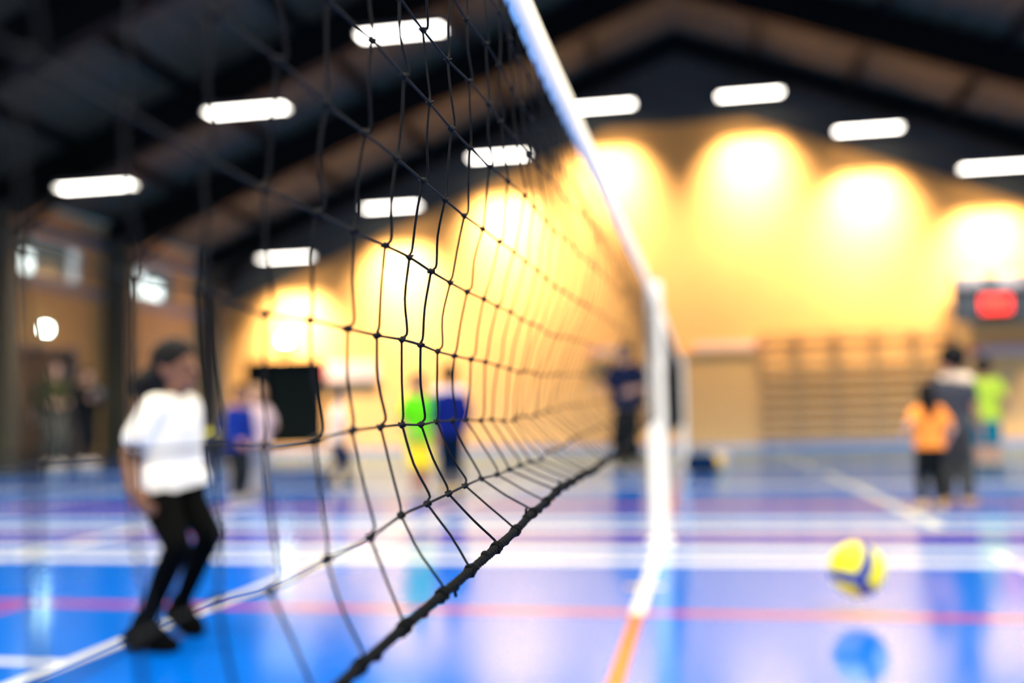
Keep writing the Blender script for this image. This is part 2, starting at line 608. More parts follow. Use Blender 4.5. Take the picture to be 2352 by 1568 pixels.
for k in range(K0, K1 + 1):                  # the top row hangs from the tape
    yy = Y0N + PITCH_N * k
    meas[(k, 10)] = (tape_x(yy), tape_z(yy))
for k in (-2, 0, 3, 6):
    meas.setdefault((k, 9), (-.239, 1.315))
    meas.setdefault((k, 8), (-.244 + .001 * k, 1.247))
    meas.setdefault((k, 7), (-.252 + .003 * k, 1.177))
fit = {}
for r in range(NR + 1):
    ks = [k for k in range(-9, 16) if (k, r) in meas]
    deg = 1
    fit[r] = (np.polyfit(ks, [meas[(k, r)][0] for k in ks], deg), np.polyfit(ks, [meas[(k, r)][1] for k in ks], deg),
              min(ks), max(ks))
rng = random.Random(3)
GRID = {}
for k in range(K0, K1 + 1):
    for r in range(NR + 1):
        Y = Y0N + PITCH_N * k
        if (k, r) in meas:
            x, z = meas[(k, r)]
        else:
            fx, fz, ka, kb = fit[r]
            kk = max(min(k, max(kb, 10) + 3), ka - 3)
            x, z = float(np.polyval(fx, kk)), float(np.polyval(fz, kk))
            if r == 0 and k > 7:
                x, z = -.186, .706
            t = max(0.0, (k - 12) / (K1 - 12))
            sx = t * t * (3 - 2 * t)
            x = x * (1 - sx) + -.268 * sx
            z = z * (1 - t ** .8) + (.765 + .0765 * r) * t ** .8
            x += rng.uniform(-.0025, .0025)
            z += rng.uniform(-.0025, .0025)
            Y += rng.uniform(-.003, .003)
        GRID[(k, r)] = V((x, Y, z))

net = empty('volleyball_net', (GRID[(K1, 0)].x, GRID[(K1, 0)].y, 0), 'black volleyball net sagging across the foreground with white top tape', 'net')
RC = .00125


def spline(pts, n):
    """catmull-rom through pts, n points a span"""
    out = []
    P = [pts[0] * 2 - pts[1]] + list(pts) + [pts[-1] * 2 - pts[-2]]
    for i in range(1, len(P) - 2):
        p0, p1, p2, p3 = P[i - 1:i + 3]
        for j in range(n):
            t = j / n
            out.append(.5 * ((2 * p1) + (p2 - p0) * t + (2 * p0 - 5 * p1 + 4 * p2 - p3) * t * t + (3 * p1 - p0 - 3 * p2 + p3) * t ** 3))
    out.append(pts[-1])
    return out


for k in range(K0, K1 + 1):                  # the hanging cords, one a column
    near = k < 16
    ctrl = []
    for r in range(NR + 1):
        p = GRID[(k, r)]
        ctrl.append(p)
        if near and r < NR:
            q = GRID[(k, r + 1)]
            d = q - p
            hook = ((k + r) % 2 == 0)
            amp = .0075 if hook else .0018
            ctrl.append(p + d * .045 + V((0, amp * 1.0, 0)) * (1 if hook else 0))
            ctrl.append(p + d * .12 + V((amp * .25, amp * 1.1, 0)))
            ctrl.append(p + d * .5 + V((rng.uniform(-.002, .002), rng.uniform(-.002, .003), 0)))
            ctrl.append(p + d * .93 + V((0, -.0012 if hook else -.0006, 0)))
    pts = spline(ctrl, 3 if near else 2)
    mb = MB().tube(pts, RC, 6 if near else 4)
    mb.build('cord', M_CORD, net, smooth=True)
for r in range(1, NR):                       # the level cords, one a row, with the knots tied on them
    pts = spline([GRID[(k, r)] for k in range(K0, K1 + 1)], 4)
    mb = MB().tube(pts, RC, 6)
    for k in range(K0, K1 + 1):
        p = GRID[(k, r)]
        if k < 16:
            d1 = V((rng.uniform(-.3, .3), .6, .9)).normalized()
            mb.ellipsoid(p, (V((.0026, 0, 0)), d1.cross(V((1, 0, 0))) * .0027, d1 * .0042), 8, 6)
            a = rng.uniform(0, 3)
            loop = [p + V((math.sin(a + g) * .0033, math.cos(a + g) * .0031, .0018 * math.sin(2 * g + a))) for g in np.linspace(0, 5.4, 9)]
            mb.tube(loop, .0011, 5)
        else:
            mb.ellipsoid(p, (V((.0026, 0, 0)), V((0, .0028, 0)), V((0, 0, .0034))), 6, 4)
    mb.build('cord', M_CORD, net, smooth=True)
# bottom rope: three laid strands and the lashing of every column
line = [GRID[(k, 0)] for k in range(K0, K1 + 1)] + [V((POST.x, POST.y - .064, .80))]
line = spline(line, 4)
dense = []
for i in range(len(line) - 1):
    n = 5 if line[i].y < 2.2 else 1
    for j in range(n):
        dense.append(line[i].lerp(line[i + 1], j / n))
dense.append(line[-1])
mb = MB()
acc = [0.0]
for i in range(1, len(dense)):
    acc.append(acc[-1] + (dense[i] - dense[i - 1]).length)
for s in range(3):
    pts = []
    for i, p in enumerate(dense):
        t = (dense[min(i + 1, len(dense) - 1)] - dense[max(i - 1, 0)]).normalized()
        a = t.cross(V((0, 0, 1))).normalized()
        b = t.cross(a)
        g = acc[i] / .020 * 2 * math.pi + s * 2.094
        pts.append(p + (a * math.cos(g) + b * math.sin(g)) * .0021)
    mb.tube(pts, .0027, 6)
mb.build('bottom_rope', M_ROPE, net, smooth=True)
mb = MB()
for k in range(K0, 22):
    p = GRID[(k, 0)]
    t = (GRID[(k + 1, 0)] - p).normalized()
    a = t.cross(V((0, 0, 1))).normalized()
    b = t.cross(a)
    n = rng.choice((3, 4, 6))
    pts = []
    for g in np.linspace(0, n * 2 * math.pi, n * 8):
        rr = .0052 + .0006 * math.sin(g * 1.7 + k)
        pts.append(p + t * ((g / (n * 2 * math.pi) - .5) * .0032 * n) + (a * math.cos(g) + b * math.sin(g)) * rr)
    mb.tube(pts, .0012, 5)
    # loose tail and a lump between the lashings
    q = p + t * rng.uniform(.025, .05)
    u2 = (b * rng.choice((-1, 1)) + a * rng.uniform(-.6, .6)).normalized()
    mb.ellipsoid(q + u2 * .002, (t * .006, a * .0048, b * .0048), 8, 6)
    if k % 3 == 0:
        mb.tube([q + u2 * .004, q + u2 * .009 + t * .002, q + u2 * .012 + t * .004], .0016, 5)
tag(mb.build('lashing', M_ROPE, net, smooth=True), kind='stuff')
# top tape
mb = MB()
tp = spline([GRID[(k, 10)] for k in range(K0, K1 + 1)] + [V((POST.x, POST.y - .068, tape_z(6.3)))], 2)
TH = .082
for i, p in enumerate(tp):
    wv = .0025 * math.sin(i * .7) + .0015 * math.sin(i * .23)
    for dx, dz in ((-.004, -.002), (-.005, TH * .5), (-.002, TH), (.002, TH + .001), (.005 + wv * .5, TH * .5), (.004, -.002 + wv)):
        mb.v.append(p + V((dx, 0, dz)))
for i in range(len(tp) - 1):
    for q in range(6):
        q2 = (q + 1) % 6
        mb.f.append([i * 6 + q, i * 6 + q2, i * 6 + 6 + q2, i * 6 + 6 + q])
mb.build('top_tape', M_TAPE, net, smooth=True)
# strap and ties at the post end
e0, e1 = GRID[(K1, 0)], GRID[(K1, 10)]
MB().tube([e0, e0.lerp(e1, .5), e1], .006, 6).build('side_rope', M_ROPE, net)
for z in (.82, 1.16, 1.5):
    t = (z - e0.z) / (e1.z - e0.z)
    MB().tube([e0.lerp(e1, t), (POST.x, POST.y - .054, z + .01)], .004, 6).build('tie_cord', M_ROPE, net)


def net_post(p, h, label, group):
    t = empty('net_post', p, label, 'post', group)
    x, y = p.x, p.y
    MB().tube([(x, y, .03), (x, y, .06), (x, y, h - .03), (x, y, h)], [.052, .056, .056, .05], 20).build('padding', M_POST, t, smooth=True)
    MB().tube([(x, y, h), (x, y, h + .03)], .03, 12).build('post_cap', M_GREYMETAL, t)
    MB().tube([(x, y, 0), (x, y, .012), (x, y, .03)], [.085, .085, .06], 20).build('base_plate', M_POST, t)
    MB().box((x + .04, y + .055, h - .5), (.06, .05, .12)).build('winch', M_GREYMETAL, t)
    return t


net_post(POST, 1.64, 'white padded net post at the far end of the foreground net', 'net posts')
POST2 = V((-.272, 15.3, 0))
net_post(POST2, 1.66, 'white net post standing farther away behind the nearer post', 'net posts')
# the second court's net between the two posts
net2 = empty('volleyball_net', (POST2.x, POST2.y, 0), 'second volleyball net beyond the nearer white post, seen edge-on', 'net')
ya, yb = POST.y + .25, POST2.y - .12
n2 = 112
for i in range(n2 + 1):
    y = ya + (yb - ya) * i / n2
    sg = -.05 * math.sin(math.pi * i / n2)
    bx = .012 * math.sin(math.pi * i / n2)
    MB().tube([(POST.x + bx, y, .66 + sg * .4), (POST.x - bx * .5, y, 1.1 + sg), (POST.x, y, 1.56 + sg)], .002, 4).build('cord', M_CORD, net2)
for r in range(11):
    pts = []
    for i in range(0, n2 + 1, 4):
        y = ya + (yb - ya) * i / n2
        sg = -.05 * math.sin(math.pi * i / n2)
        pts.append((POST.x, y, .66 + .09 * r + sg))
    MB().tube(pts, .002 if r else .006, 4).build('cord' if r else 'bottom_rope', M_CORD, net2)
mb = MB()
for i in range(0, n2, 2):
    y0_, y1_ = ya + (yb - ya) * i / n2, ya + (yb - ya) * (i + 2) / n2
    s0, s1 = -.05 * math.sin(math.pi * i / n2), -.05 * math.sin(math.pi * (i + 2) / n2)
    mb.poly([(POST.x - .006, y0_, 1.56 + s0), (POST.x - .006, y1_, 1.56 + s1), (POST.x - .006, y1_, 1.645 + s1), (POST.x - .006, y0_, 1.645 + s0)], (.012, 0, 0))
mb.build('top_tape', M_TAPE, net2)
for z in (.66, 1.1, 1.58):
    MB().tube([(POST.x, ya, z), (POST.x, POST.y + .054, z)], .005, 6).build('tie_cord', M_ROPE, net2)
    MB().tube([(POST.x, yb, z), (POST.x, POST2.y - .054, z)], .005, 6).build('tie_cord', M_ROPE, net2)

# ------------------------------------------------------------------ ball in the air
BC = at(1968, 1308, 4.12)
BR = .105
ball = empty('volleyball', BC, 'yellow and blue volleyball bouncing just above the floor', 'ball')
M_BY = mat('yellow_ball_leather', (.95, .82, .0), .45, noise=(90, .03))
M_BB = mat('blue_ball_leather', (.0, .03, .30), .45, noise=(90, .05))
M_SEAM = mat('dark_ball_seam', (.02, .02, .03), .7)
MB().ellipsoid(BC, (V((BR - .003, 0, 0)), V((0, BR - .003, 0)), V((0, 0, BR - .003))), 32, 20).build('core', M_SEAM, ball, smooth=True)
tc_ = (CAMP - BC).normalized()
node = (tc_ + _r * .10 - _u * .36).normalized()        # where the three blue bands meet
e1_ = (_r - node * _r.dot(node)).normalized()
e2_ = node.cross(e1_)
NL = 26
arm0 = [math.radians(a) for a in (58, 178, 298)]


def bpt(rho, lon):
    tw = .55 * math.sin(rho) * 1.0
    g = lon + tw * (rho / 1.6) * .55
    return BC + (node * math.cos(rho) + (e1_ * math.cos(g) + e2_ * math.sin(g)) * math.sin(rho)) * BR


def beta(rho):
    s_ = math.sin(rho)
    lim = math.radians(60)
    wd = .20 + .02 * math.cos(rho * 2)
    return min(lim, math.asin(min(1, wd / max(s_, 1e-3)))) if wd < s_ else lim


for a in arm0:
    for blue in (True, False):
        mb = MB()
        rows = []
        for i in range(NL + 1):
            rho = .0 + math.pi * (i + .001) / NL
            b_ = beta(rho)
            lo_, hi_ = (a - b_, a + b_) if blue else (a + b_, a + math.radians(120) - b_)
            gap = min(.012 / max(math.sin(rho), .02), (hi_ - lo_) * .3)
            rows.append([bpt(rho, lo_ + gap + (hi_ - lo_ - 2 * gap) * j / 8) for j in range(9)])
        for row in rows:
            mb.v += row
        for i in range(NL):
            for j in range(8):
                A = i * 9 + j
                mb.f.append([A, A + 1, A + 10, A + 9])
        o = mb.build('panel', M_BB if blue else M_BY, ball, smooth=True)
        sol = o.modifiers.new('thick', 'SOLIDIFY')
        sol.thickness = .004
        sol.offset = 0

# ------------------------------------------------------------------ people
SKIN = {}


def skin(name, col):
    return mat('skin_' + name, col, .5, noise=(40, .06))


def cloth(name, col):
    return mat('cloth_' + name, col, .95, noise=(25, .08), spec=.02)


def remesh(mb, name, m, parent, vox, smooth=6, cut=None, flat=False):
    o = mb.build(name, m)
    rm = o.modifiers.new('r', 'REMESH')
    rm.mode = 'VOXEL'
    rm.voxel_size = vox
    sm = o.modifiers.new('s', 'SMOOTH')
    sm.factor = .5
    sm.iterations = smooth
    dg = bpy.context.evaluated_depsgraph_get()
    me = bpy.data.meshes.new_from_object(o.evaluated_get(dg))
    old = o.data
    o.modifiers.clear()
    o.data = me
    bpy.data.meshes.remove(old)
    me.name = name
    bm = bmesh.new()
    bm.from_mesh(me)
    if cut:
        for co, no in cut:
            bmesh.ops.bisect_plane(bm, geom=bm.verts[:] + bm.edges[:] + bm.faces[:], plane_co=co, plane_no=no, clear_outer=True)
    if flat:
        for v in bm.verts:
            if v.co.z < .004:
                v.co.z = .004
    bm.to_mesh(me)
    bm.free()
    me.polygons.foreach_set('use_smooth', [True] * len(me.polygons))
    if not me.materials:
        me.materials.append(m)
    o.parent = parent
    o.matrix_parent_inverse = Matrix.Translation(-parent.location)
    return o


def ik(a, b, l1, l2, pole):
    d = b - a
    L = min(d.length, (l1 + l2) * .999)
    t = d.normalized()
    x = (l1 * l1 - l2 * l2 + L * L) / (2 * L)
    h = math.sqrt(max(l1 * l1 - x * x, 0))
    p = (pole - t * pole.dot(t)).normalized()
    return a + t * x + p * h


def person(label, group, P, H, cols, hair='short', kid=True, bulk=1.0, vox=.009, sleeves='short', legs='long', extra=None, name='person'):
    """P: world joints: pel, chest, neck, head, fwd, shL, shR, elL, elR, wrL, wrR, hipL.., knL, knR, anL, anR, toeL, toeR"""
    fwd = P['fwd'].normalized()
    base = V(((P['anL'].x + P['anR'].x) / 2, (P['anL'].y + P['anR'].y) / 2, 0))
    t = empty(name, base, label, 'person', group)
    left = V((-fwd.y, fwd.x, 0)).normalized()
    S = H * (1.0 if kid else 1.0)
    hs = H * (1.16 if kid else 1.0)
    hd = P['head']
    hf = P.get('hfwd', fwd).normalized()
    hl = V((-hf.y, hf.x, 0)).normalized()
    hu = hf.cross(hl).normalized()
    up_t = (P['neck'] - P['pel']).normalized()
    b = MB()
    # head: skull, jaw, nose, ears, brow
    b.ellipsoid(hd + hu * .008 * hs, (hf * .056 * hs, hl * .046 * hs, hu * .062 * hs), 20, 14)
    b.ellipsoid(hd + hf * .014 * hs - hu * .036 * hs, (hf * .036 * hs, hl * .034 * hs, hu * .034 * hs), 16, 10)
    b.capsule(hd + hf * .053 * hs + hu * .004 * hs, hd + hf * .061 * hs - hu * .016 * hs, .0055 * hs, .0095 * hs, 8, 3)
    b.capsule(hd + hf * .046 * hs - hl * .012 * hs - hu * .035 * hs, hd + hf * .046 * hs + hl * .012 * hs - hu * .035 * hs, .0065 * hs, .0065 * hs, 8, 3)
    for s in (-1, 1):
        b.ellipsoid(hd + hl * s * .046 * hs - hf * .004 * hs - hu * .004 * hs, (hf * .010 * hs, hl * .006 * hs, hu * .016 * hs), 8, 6)
    b.capsule(P['neck'] - up_t * .02 * S, hd - hu * .03 * hs - hf * .008 * hs, .031 * S, .028 * S)
    # trunk
    def trunk(mb_, inf, low=0.0):
        for s in (-1, 1):
            sh = P['shL'] if s > 0 else P['shR']
            hp = P['hipL'] if s > 0 else P['hipR']
            top = P['neck'].lerp(sh, .62) - up_t * .055 * S
            kb = .88 if kid else 1.0
            kb *= bulk
            mb_.capsule(hp + up_t * .03 * S, top, .056 * S * kb + inf, .058 * S * kb + inf)
            mb_.capsule(P['neck'] - up_t * .018 * S, sh - up_t * .006 * S, .026 * S + inf, .033 * S + inf)
            if low:
                mb_.capsule(hp + up_t * .05 * S, hp - up_t * low * S, .060 * S * max(kb, .97) + inf, .066 * S * max(kb, .97) + inf)
        mb_.capsule(P['pel'] + up_t * .03 * S, P['neck'] - up_t * .07 * S, .060 * S + inf, .062 * S + inf)
        if low:
            mb_.capsule(P['pel'] + up_t * .05 * S, P['pel'] - up_t * low * S, .064 * S + inf, .070 * S + inf)
    trunk(b, 0)
    for s in 'LR':
        b.capsule(P['sh' + s], P['el' + s], .029 * S, .023 * S)
        b.capsule(P['el' + s], P['wr' + s], .0235 * S, .0165 * S)
        sl = cols.get('slim', 1.0)
        b.capsule(P['hip' + s], P['kn' + s], .054 * S * (.5 + .5 * sl), .037 * S * sl)
        b.capsule(P['kn' + s], P['kn' + s].lerp(P['an' + s], .3) - fwd * .008 * S, .036 * S * sl, .037 * S * sl)
        b.capsule(P['kn' + s].lerp(P['an' + s], .3) - fwd * .008 * S, P['an' + s], .036 * S * sl, .022 * S * sl)
        b.capsule(P['an' + s], P['an' + s].lerp(P['toe' + s], .6), .021 * S, .018 * S)
        # hand
        fd = P.get('hd' + s)
        w0 = P['wr' + s]
        d = (fd if fd is not None else (w0 - P['el' + s])).normalized()
        side = left if s == 'L' else -left
        pn = P.get('pn' + s)                       # palm normal
        if pn is None:
            pn = -side
        pn = (pn - d * pn.dot(d)).normalized()
        ac = d.cross(pn).normalized()
        if ac.dot(fwd) < 0:
            ac = -ac                               # ac points to the thumb side
        hl_ = .050 * S
        for q in (-1, 0, 1):
            b.capsule(w0 + ac * q * .006 * S, w0 + d * hl_ + ac * q * .0135 * S, .0115 * S, .0095 * S, 8, 3)
        for q, ln in ((1.5, .040), (.5, .046), (-.5, .043), (-1.5, .034)):
            k0 = w0 + d * hl_ + ac * q * .0108 * S
            sp = (d + ac * q * .07).normalized()
            k1 = k0 + (sp + pn * .25).normalized() * ln * .45 * S
            k2 = k1 + (sp + pn * .75).normalized() * ln * .35 * S
            k3 = k2 + (sp + pn * 1.2).normalized() * ln * .28 * S
            for a_, c_, r_ in ((k0 - d * .012 * S, k1, .0062), (k1, k2, .0057), (k2, k3, .0052)):
                b.capsule(a_, c_, r_ * S, r_ * S * .94, 8, 3)
        th0 = w0 + d * .014 * S + ac * .014 * S
        th1 = th0 + (d * .8 + ac * .8 + pn * .3).normalized() * .024 * S
        th2 = th1 + (d + ac * .25 + pn * .4).normalized() * .024 * S
        b.capsule(th0, th1, .0085 * S, .0068 * S, 8, 3)
        b.capsule(th1, th2, .0066 * S, .0055 * S, 8, 3)
    remesh(b, 'body', cols['skin'], t, vox * .72, 3)
    # eyes
    for s in (-1, 1):
        MB().ellipsoid(hd + hf * .0475 * hs + hl * s * .0185 * hs + hu * .004 * hs, (hf * .006 * hs, hl * .0075 * hs, hu * .0055 * hs), 10, 8).build('eye', mat('dark_eye', (.02, .015, .012), .3), t, smooth=True)
    # hair
    h = MB()
    if hair != 'none':
        h.ellipsoid(hd - hf * .006 * hs + hu * .024 * hs, (hf * .059 * hs, hl * .053 * hs, hu * .056 * hs), 18, 12)
        h.ellipsoid(hd - hf * .026 * hs - hu * .006 * hs, (hf * .042 * hs, hl * .050 * hs, hu * .050 * hs), 18, 12)
        if hair == 'long':
            h.capsule(hd - hf * .030 * hs, hd - hf * .042 * hs - hu * .15 * hs, .046 * hs, .036 * hs)
            for s in (-1, 1):
                h.capsule(hd - hf * .02 * hs + hl * s * .03 * hs, hd - hf * .03 * hs + hl * s * .036 * hs - hu * .13 * hs, .026 * hs, .022 * hs)
        if hair == 'puff':
            c_ = hd - hf * .086 * hs - hu * .032 * hs
            for q in range(16):
                rr = random.Random(q)
                dv = V((rr.uniform(-1, 1), rr.uniform(-1, 1), rr.uniform(-1.1, 1))).normalized()
                h.capsule(c_, c_ + dv * .026 * hs, .030 * hs, .024 * hs, 8, 3)
            h.capsule(hd - hf * .045 * hs, c_, .024 * hs, .024 * hs)
        if hair == 'pony':
            h.capsule(hd - hf * .05 * hs + hu * .01 * hs, hd - hf * .085 * hs - hu * .05 * hs, .017 * hs, .022 * hs)
            h.capsule(hd - hf * .085 * hs - hu * .05 * hs, hd - hf * .07 * hs - hu * .13 * hs, .022 * hs, .009 * hs)
        if hair == 'big':
            h.ellipsoid(hd - hf * .012 * hs + hu * .022 * hs, (hf * .072 * hs, hl * .068 * hs, hu * .066 * hs), 18, 12)
        remesh(h, 'hair', cols['hair'], t, vox * .8, 2)
    # shirt
    inf = .010 * S + .004
    sh_ = MB()
    low = cols.get('hem', .035)
    trunk(sh_, inf, low + .05)
    for s in 'LR':
        a_, e_, w_ = P['sh' + s], P['el' + s], P['wr' + s]
        if sleeves == 'short':
            sh_.capsule(a_, a_.lerp(e_, .62), .038 * S + inf * .7, .037 * S + inf * .7)
        elif sleeves == 'long':
            sh_.capsule(a_, e_, .036 * S + inf * .5, .029 * S + inf * .6)
            sh_.capsule(e_, e_.lerp(w_, .93), .029 * S + inf * .6, .020 * S + inf * .5)
    cut = [(P['pel'] - up_t * low * S, -up_t)]
    so = remesh(sh_, cols.get('top_name', 'shirt'), cols['top'], t, vox, 5, cut)
    # trousers
    sl = cols.get('slim', 1.0)
    tr = MB()
    pi_ = .006 * S + .002
    tr.capsule(P['hipL'] + up_t * .03 * S, P['hipR'] + up_t * .03 * S, .054 * S + pi_, .054 * S + pi_)
    for s in 'LR':
        hp, kn, an = P['hip' + s], P['kn' + s], P['an' + s]
        tr.capsule(hp + up_t * .03 * S, hp, .054 * S + pi_, .056 * S + pi_)
        w_ = cols.get('loose', 1.0)
        if legs == 'long':
            tr.capsule(hp, kn, (.057 * S + pi_) * (.5 + .5 * sl), (.038 * S + pi_) * w_ * sl)
            tr.capsule(kn, kn.lerp(an, .35) - fwd * .006 * S, (.038 * S + pi_) * w_ * sl, (.036 * S + pi_) * w_ * sl)
            tr.capsule(kn.lerp(an, .35) - fwd * .006 * S, an, (.036 * S + pi_) * w_ * sl, (.025 * S + pi_) * w_ * sl)
        else:
            tr.capsule(hp, hp.lerp(kn, .8), .058 * S + pi_, .054 * S + pi_)
    remesh(tr, cols.get('bottom_name', 'trousers'), cols['bottom'], t, vox, 4)
    # shoes
    for s in 'LR':
        an, toe = P['an' + s], P['toe' + s]
        d = (toe - an)
        flat_ = V((d.x, d.y, 0)).normalized()
        heel = P.get('heel' + s)
        if heel is None:
            heel = V((an.x, an.y, .020 * S)) - flat_ * .018 * S
        f_ = MB()
        ax = (toe - heel).normalized()
        sd = ax.cross(V((0, 0, 1))).normalized()
        for q in (-1, 1):
            f_.capsule(heel + sd * q * .006 * S, heel.lerp(toe, .7) + sd * q * .013 * S, .029 * S, .028 * S)
            f_.capsule(heel.lerp(toe, .7) + sd * q * .013 * S, toe + sd * q * .007 * S - ax * .01 * S, .028 * S, .022 * S)
        f_.capsule(heel.lerp(toe, .12), an + V((0, 0, .012 * S)), .033 * S, .034 * S)
        f_.capsule(an, an.lerp(toe, .62), .032 * S, .027 * S)
        shoe = remesh(f_, 'shoe', cols['shoe'], t, vox * .8, 3, None, True)
    if extra:
        extra(t, P, S)
    return t


def stand(px, py, ytop, yaw, H=None, lean=0.0, stance=.05, step=0.0, hands=None, hyaw=None, kid=True, crouch=0.0, at_floor=None):
    """joints of a standing figure whose feet are at photo position px,py and whose crown is at ytop"""
    base = at_floor if at_floor is not None else floor_at(px, py)
    base = V((base.x, base.y, 0))
    crown = at(px, ytop, base.y).z
    H = H or crown / (1 - crouch)
    f = V((math.cos(math.radians(yaw)), math.sin(math.radians(yaw)), 0))
    l = V((-f.y, f.x, 0))
    u = V((0, 0, 1))
    hk = .44 if kid else .50
    pel = base + u * (hk + .04) * H * (1 - crouch * 1.6)
    tor = (.80 if not kid else .775) * H - (hk + .04) * H
    tdir = (u + f * lean).normalized()
    neck = pel + tdir * tor
    head = neck + (u + f * (lean * .4 + .10)).normalized() * (.118 * H if kid else .112 * H)
    P = dict(fwd=f, pel=pel, neck=neck, head=head)
    if hyaw is not None:
        P['hfwd'] = V((math.cos(math.radians(hyaw)), math.sin(math.radians(hyaw)), 0))
    for s, q in (('L', 1), ('R', -1)):
        P['sh' + s] = neck + l * q * (.084 if kid else .105) * H - tdir * .015 * H
        P['hip' + s] = pel + l * q * .047 * H - u * .03 * H
        foot = base + l * q * stance * H + f * (q * step * H)
        P['an' + s] = foot + u * .05 * H
        P['toe' + s] = foot + (f + l * q * .12).normalized() * .105 * H + u * .019 * H
        tl = (P['hip' + s].z - P['an' + s].z)
        full = (hk + .01 - .05) * H
        P['kn' + s] = ik(P['hip' + s], P['an' + s], full * .52, full * .50, f)
        ht = (hands or {}).get(s, (.06, .11, -.02))
        w = pel + f * ht[0] * H + l * q * ht[1] * H + u * ht[2] * H
        P['el' + s] = ik(P['sh' + s], w, .165 * H, .15 * H, -f + l * q * .5)
        P['wr' + s] = w
    return P, H


def C(**k):
    return k


HAIR_BLK = mat('black_hair', (.004, .0035, .0035), .7, spec=.15, noise=(60, .3), bump=.3)
HAIR_BRN = mat('brown_hair', (.035, .018, .009), .6, noise=(60, .3))
SK_DARK = skin('dark', (.17, .066, .026))
SK_MID = skin('tan', (.42, .20, .11))
SK_PALE = skin('pale', (.62, .36, .26))

# --- the girl by the net, knees bent, looking to the right
Hg = 1.27
g = {}
g['fwd'] = V((math.cos(math.radians(-22)), math.sin(math.radians(-22)), 0))
g['hfwd'] = V((math.cos(math.radians(-8)), math.sin(math.radians(-8)), .10))
g['pel'] = at(392, 1108, 3.42)
g['neck'] = at(404, 916, 3.38)
g['head'] = at(404, 846, 3.37)
g['shR'] = at(360, 940, 3.28)
g['shL'] = at(428, 938, 3.48)
g['elR'] = at(297, 1044, 3.24)
g['wrR'] = at(306, 1128, 3.16)
g['hdR'] = at(338, 1182, 3.12) - g['wrR']
g['elL'] = at(432, 1035, 3.66)
g['wrL'] = at(412, 1075, 3.52)
g['hipR'] = at(362, 1140, 3.34)
g['hipL'] = at(424, 1142, 3.50)
g['knR'] = at(409, 1256, 3.12)
g['knL'] = at(484, 1228, 3.33)
g['anR'] = at(332, 1436, 3.22)
g['anL'] = at(415, 1388, 3.52)
g['toeR'] = floor_at(398, 1499) + V((0, 0, .022))
g['heelR'] = floor_at(308, 1484) + V((0, 0, .026))
g['toeL'] = floor_at(456, 1462) + V((0, 0, .022))
g['heelL'] = at(401, 1406, 3.56)


def girl_extra(t, P, S):
    # dark waistband showing under the hem and pale lining inside the shoe collar
    MB().capsule(P['heelR'] + V((0, 0, .035)), P['heelR'] + V((0, 0, .055)), .016, .012).build('heel_tab', mat('dark_heel_tab', (.02, .02, .02), .7), t)


person('person in white t-shirt and black leggings, knees bent, hair in a puff, nearest the net', None, g, Hg,
       C(skin=SK_DARK, hair=HAIR_BLK, top=cloth('white', (.92, .88, .78)), bottom=cloth('black', (.0018, .0022, .0022)), shoe=cloth('blackshoe', (.002, .0022, .0022)), hem=.0, slim=.82, top_name='t_shirt', bottom_name='leggings'),
       hair='puff', vox=.007, bulk=.92, extra=girl_extra)

# --- the others, far off
NAVY = cloth('navy', (.004, .012, .055))
P, H = stand(1446, 1088, 783, 232, kid=False, lean=.02, hands={'L': (.10, .16, .08), 'R': (.19, .14, .10)}, stance=.08, hyaw=200)
person('person in navy top and wide dark trousers standing beside the nearer white post', None, P, H,
       C(skin=SK_PALE, hair=HAIR_BRN, top=NAVY, loose=1.35, bottom=cloth('charcoal', (.006, .008, .008)), shoe=cloth('greyshoe', (.25, .24, .26))), kid=False, sleeves='short', vox=.012, bulk=1.5)
GRP = 'players beyond the net'
P, H = stand(962, 1154, 848, -35, lean=.02, hands={'L': (.05, .09, .02), 'R': (.05, .09, .02)})
person('person in bright green shirt and yellow shorts beyond the net', GRP, P, H,
       C(skin=SK_MID, hair=HAIR_BRN, top=cloth('green', (.10, .62, .01)), bottom=cloth('yellow', (.80, .62, .03)), shoe=cloth('greyshoe', (.2, .2, .2)), bottom_name='shorts'), legs='short', vox=.011)
P, H = stand(1036, 1138, 828, 100, lean=.03, hands={'L': (.06, .105, .03), 'R': (.06, .105, .03)})


def pale_collar(t, P, S):
    mb = MB()
    for s in 'LR':
        mb.capsule(P['neck'], P['neck'].lerp(P['sh' + s], .95), .036 * S, .048 * S)
    remesh(mb, 'shoulder_yoke', cloth('lilac', (.72, .60, .70)), t, .011, 3)


person('person in navy sweater with pale shoulders beyond the net, back turned', GRP, P, H,
       C(skin=SK_MID, hair=HAIR_BLK, top=cloth('royal', (.005, .012, .13)), bottom=cloth('darknavy', (.004, .012, .03)), shoe=cloth('tealshoe', (.35, .22, .05)), top_name='sweater'), sleeves='long', vox=.011, extra=pale_collar)
P, H = stand(548, 1156, 876, -25, lean=.05, hands={'L': (.12, .08, .04), 'R': (.12, .10, .03)})
person('person in royal blue sweater and dark trousers left of the black folded table', GRP, P, H,
       C(skin=SK_MID, hair=HAIR_BLK, top=cloth('royal2', (.008, .025, .20)), bottom=cloth('black2', (.012, .016, .02)), shoe=cloth('greyshoe', (.2, .2, .2)), top_name='sweater'), sleeves='long', vox=.011)
P, H = stand(590, 1150, 878, 160, lean=.0, hands={'L': (.05, .12, .03), 'R': (.05, .12, .03)}, at_floor=floor_at(592, 1142))
person('person in pale pink top and grey trousers behind the person in royal blue sweater', GRP, P, H,
       C(skin=SK_PALE, hair=mat('fair_hair', (.35, .20, .11), .6), top=cloth('palepink', (.66, .50, .52)), bottom=cloth('lightgrey', (.32, .31, .33)), shoe=cloth('tanshoe', (.25, .2, .18))), vox=.011)
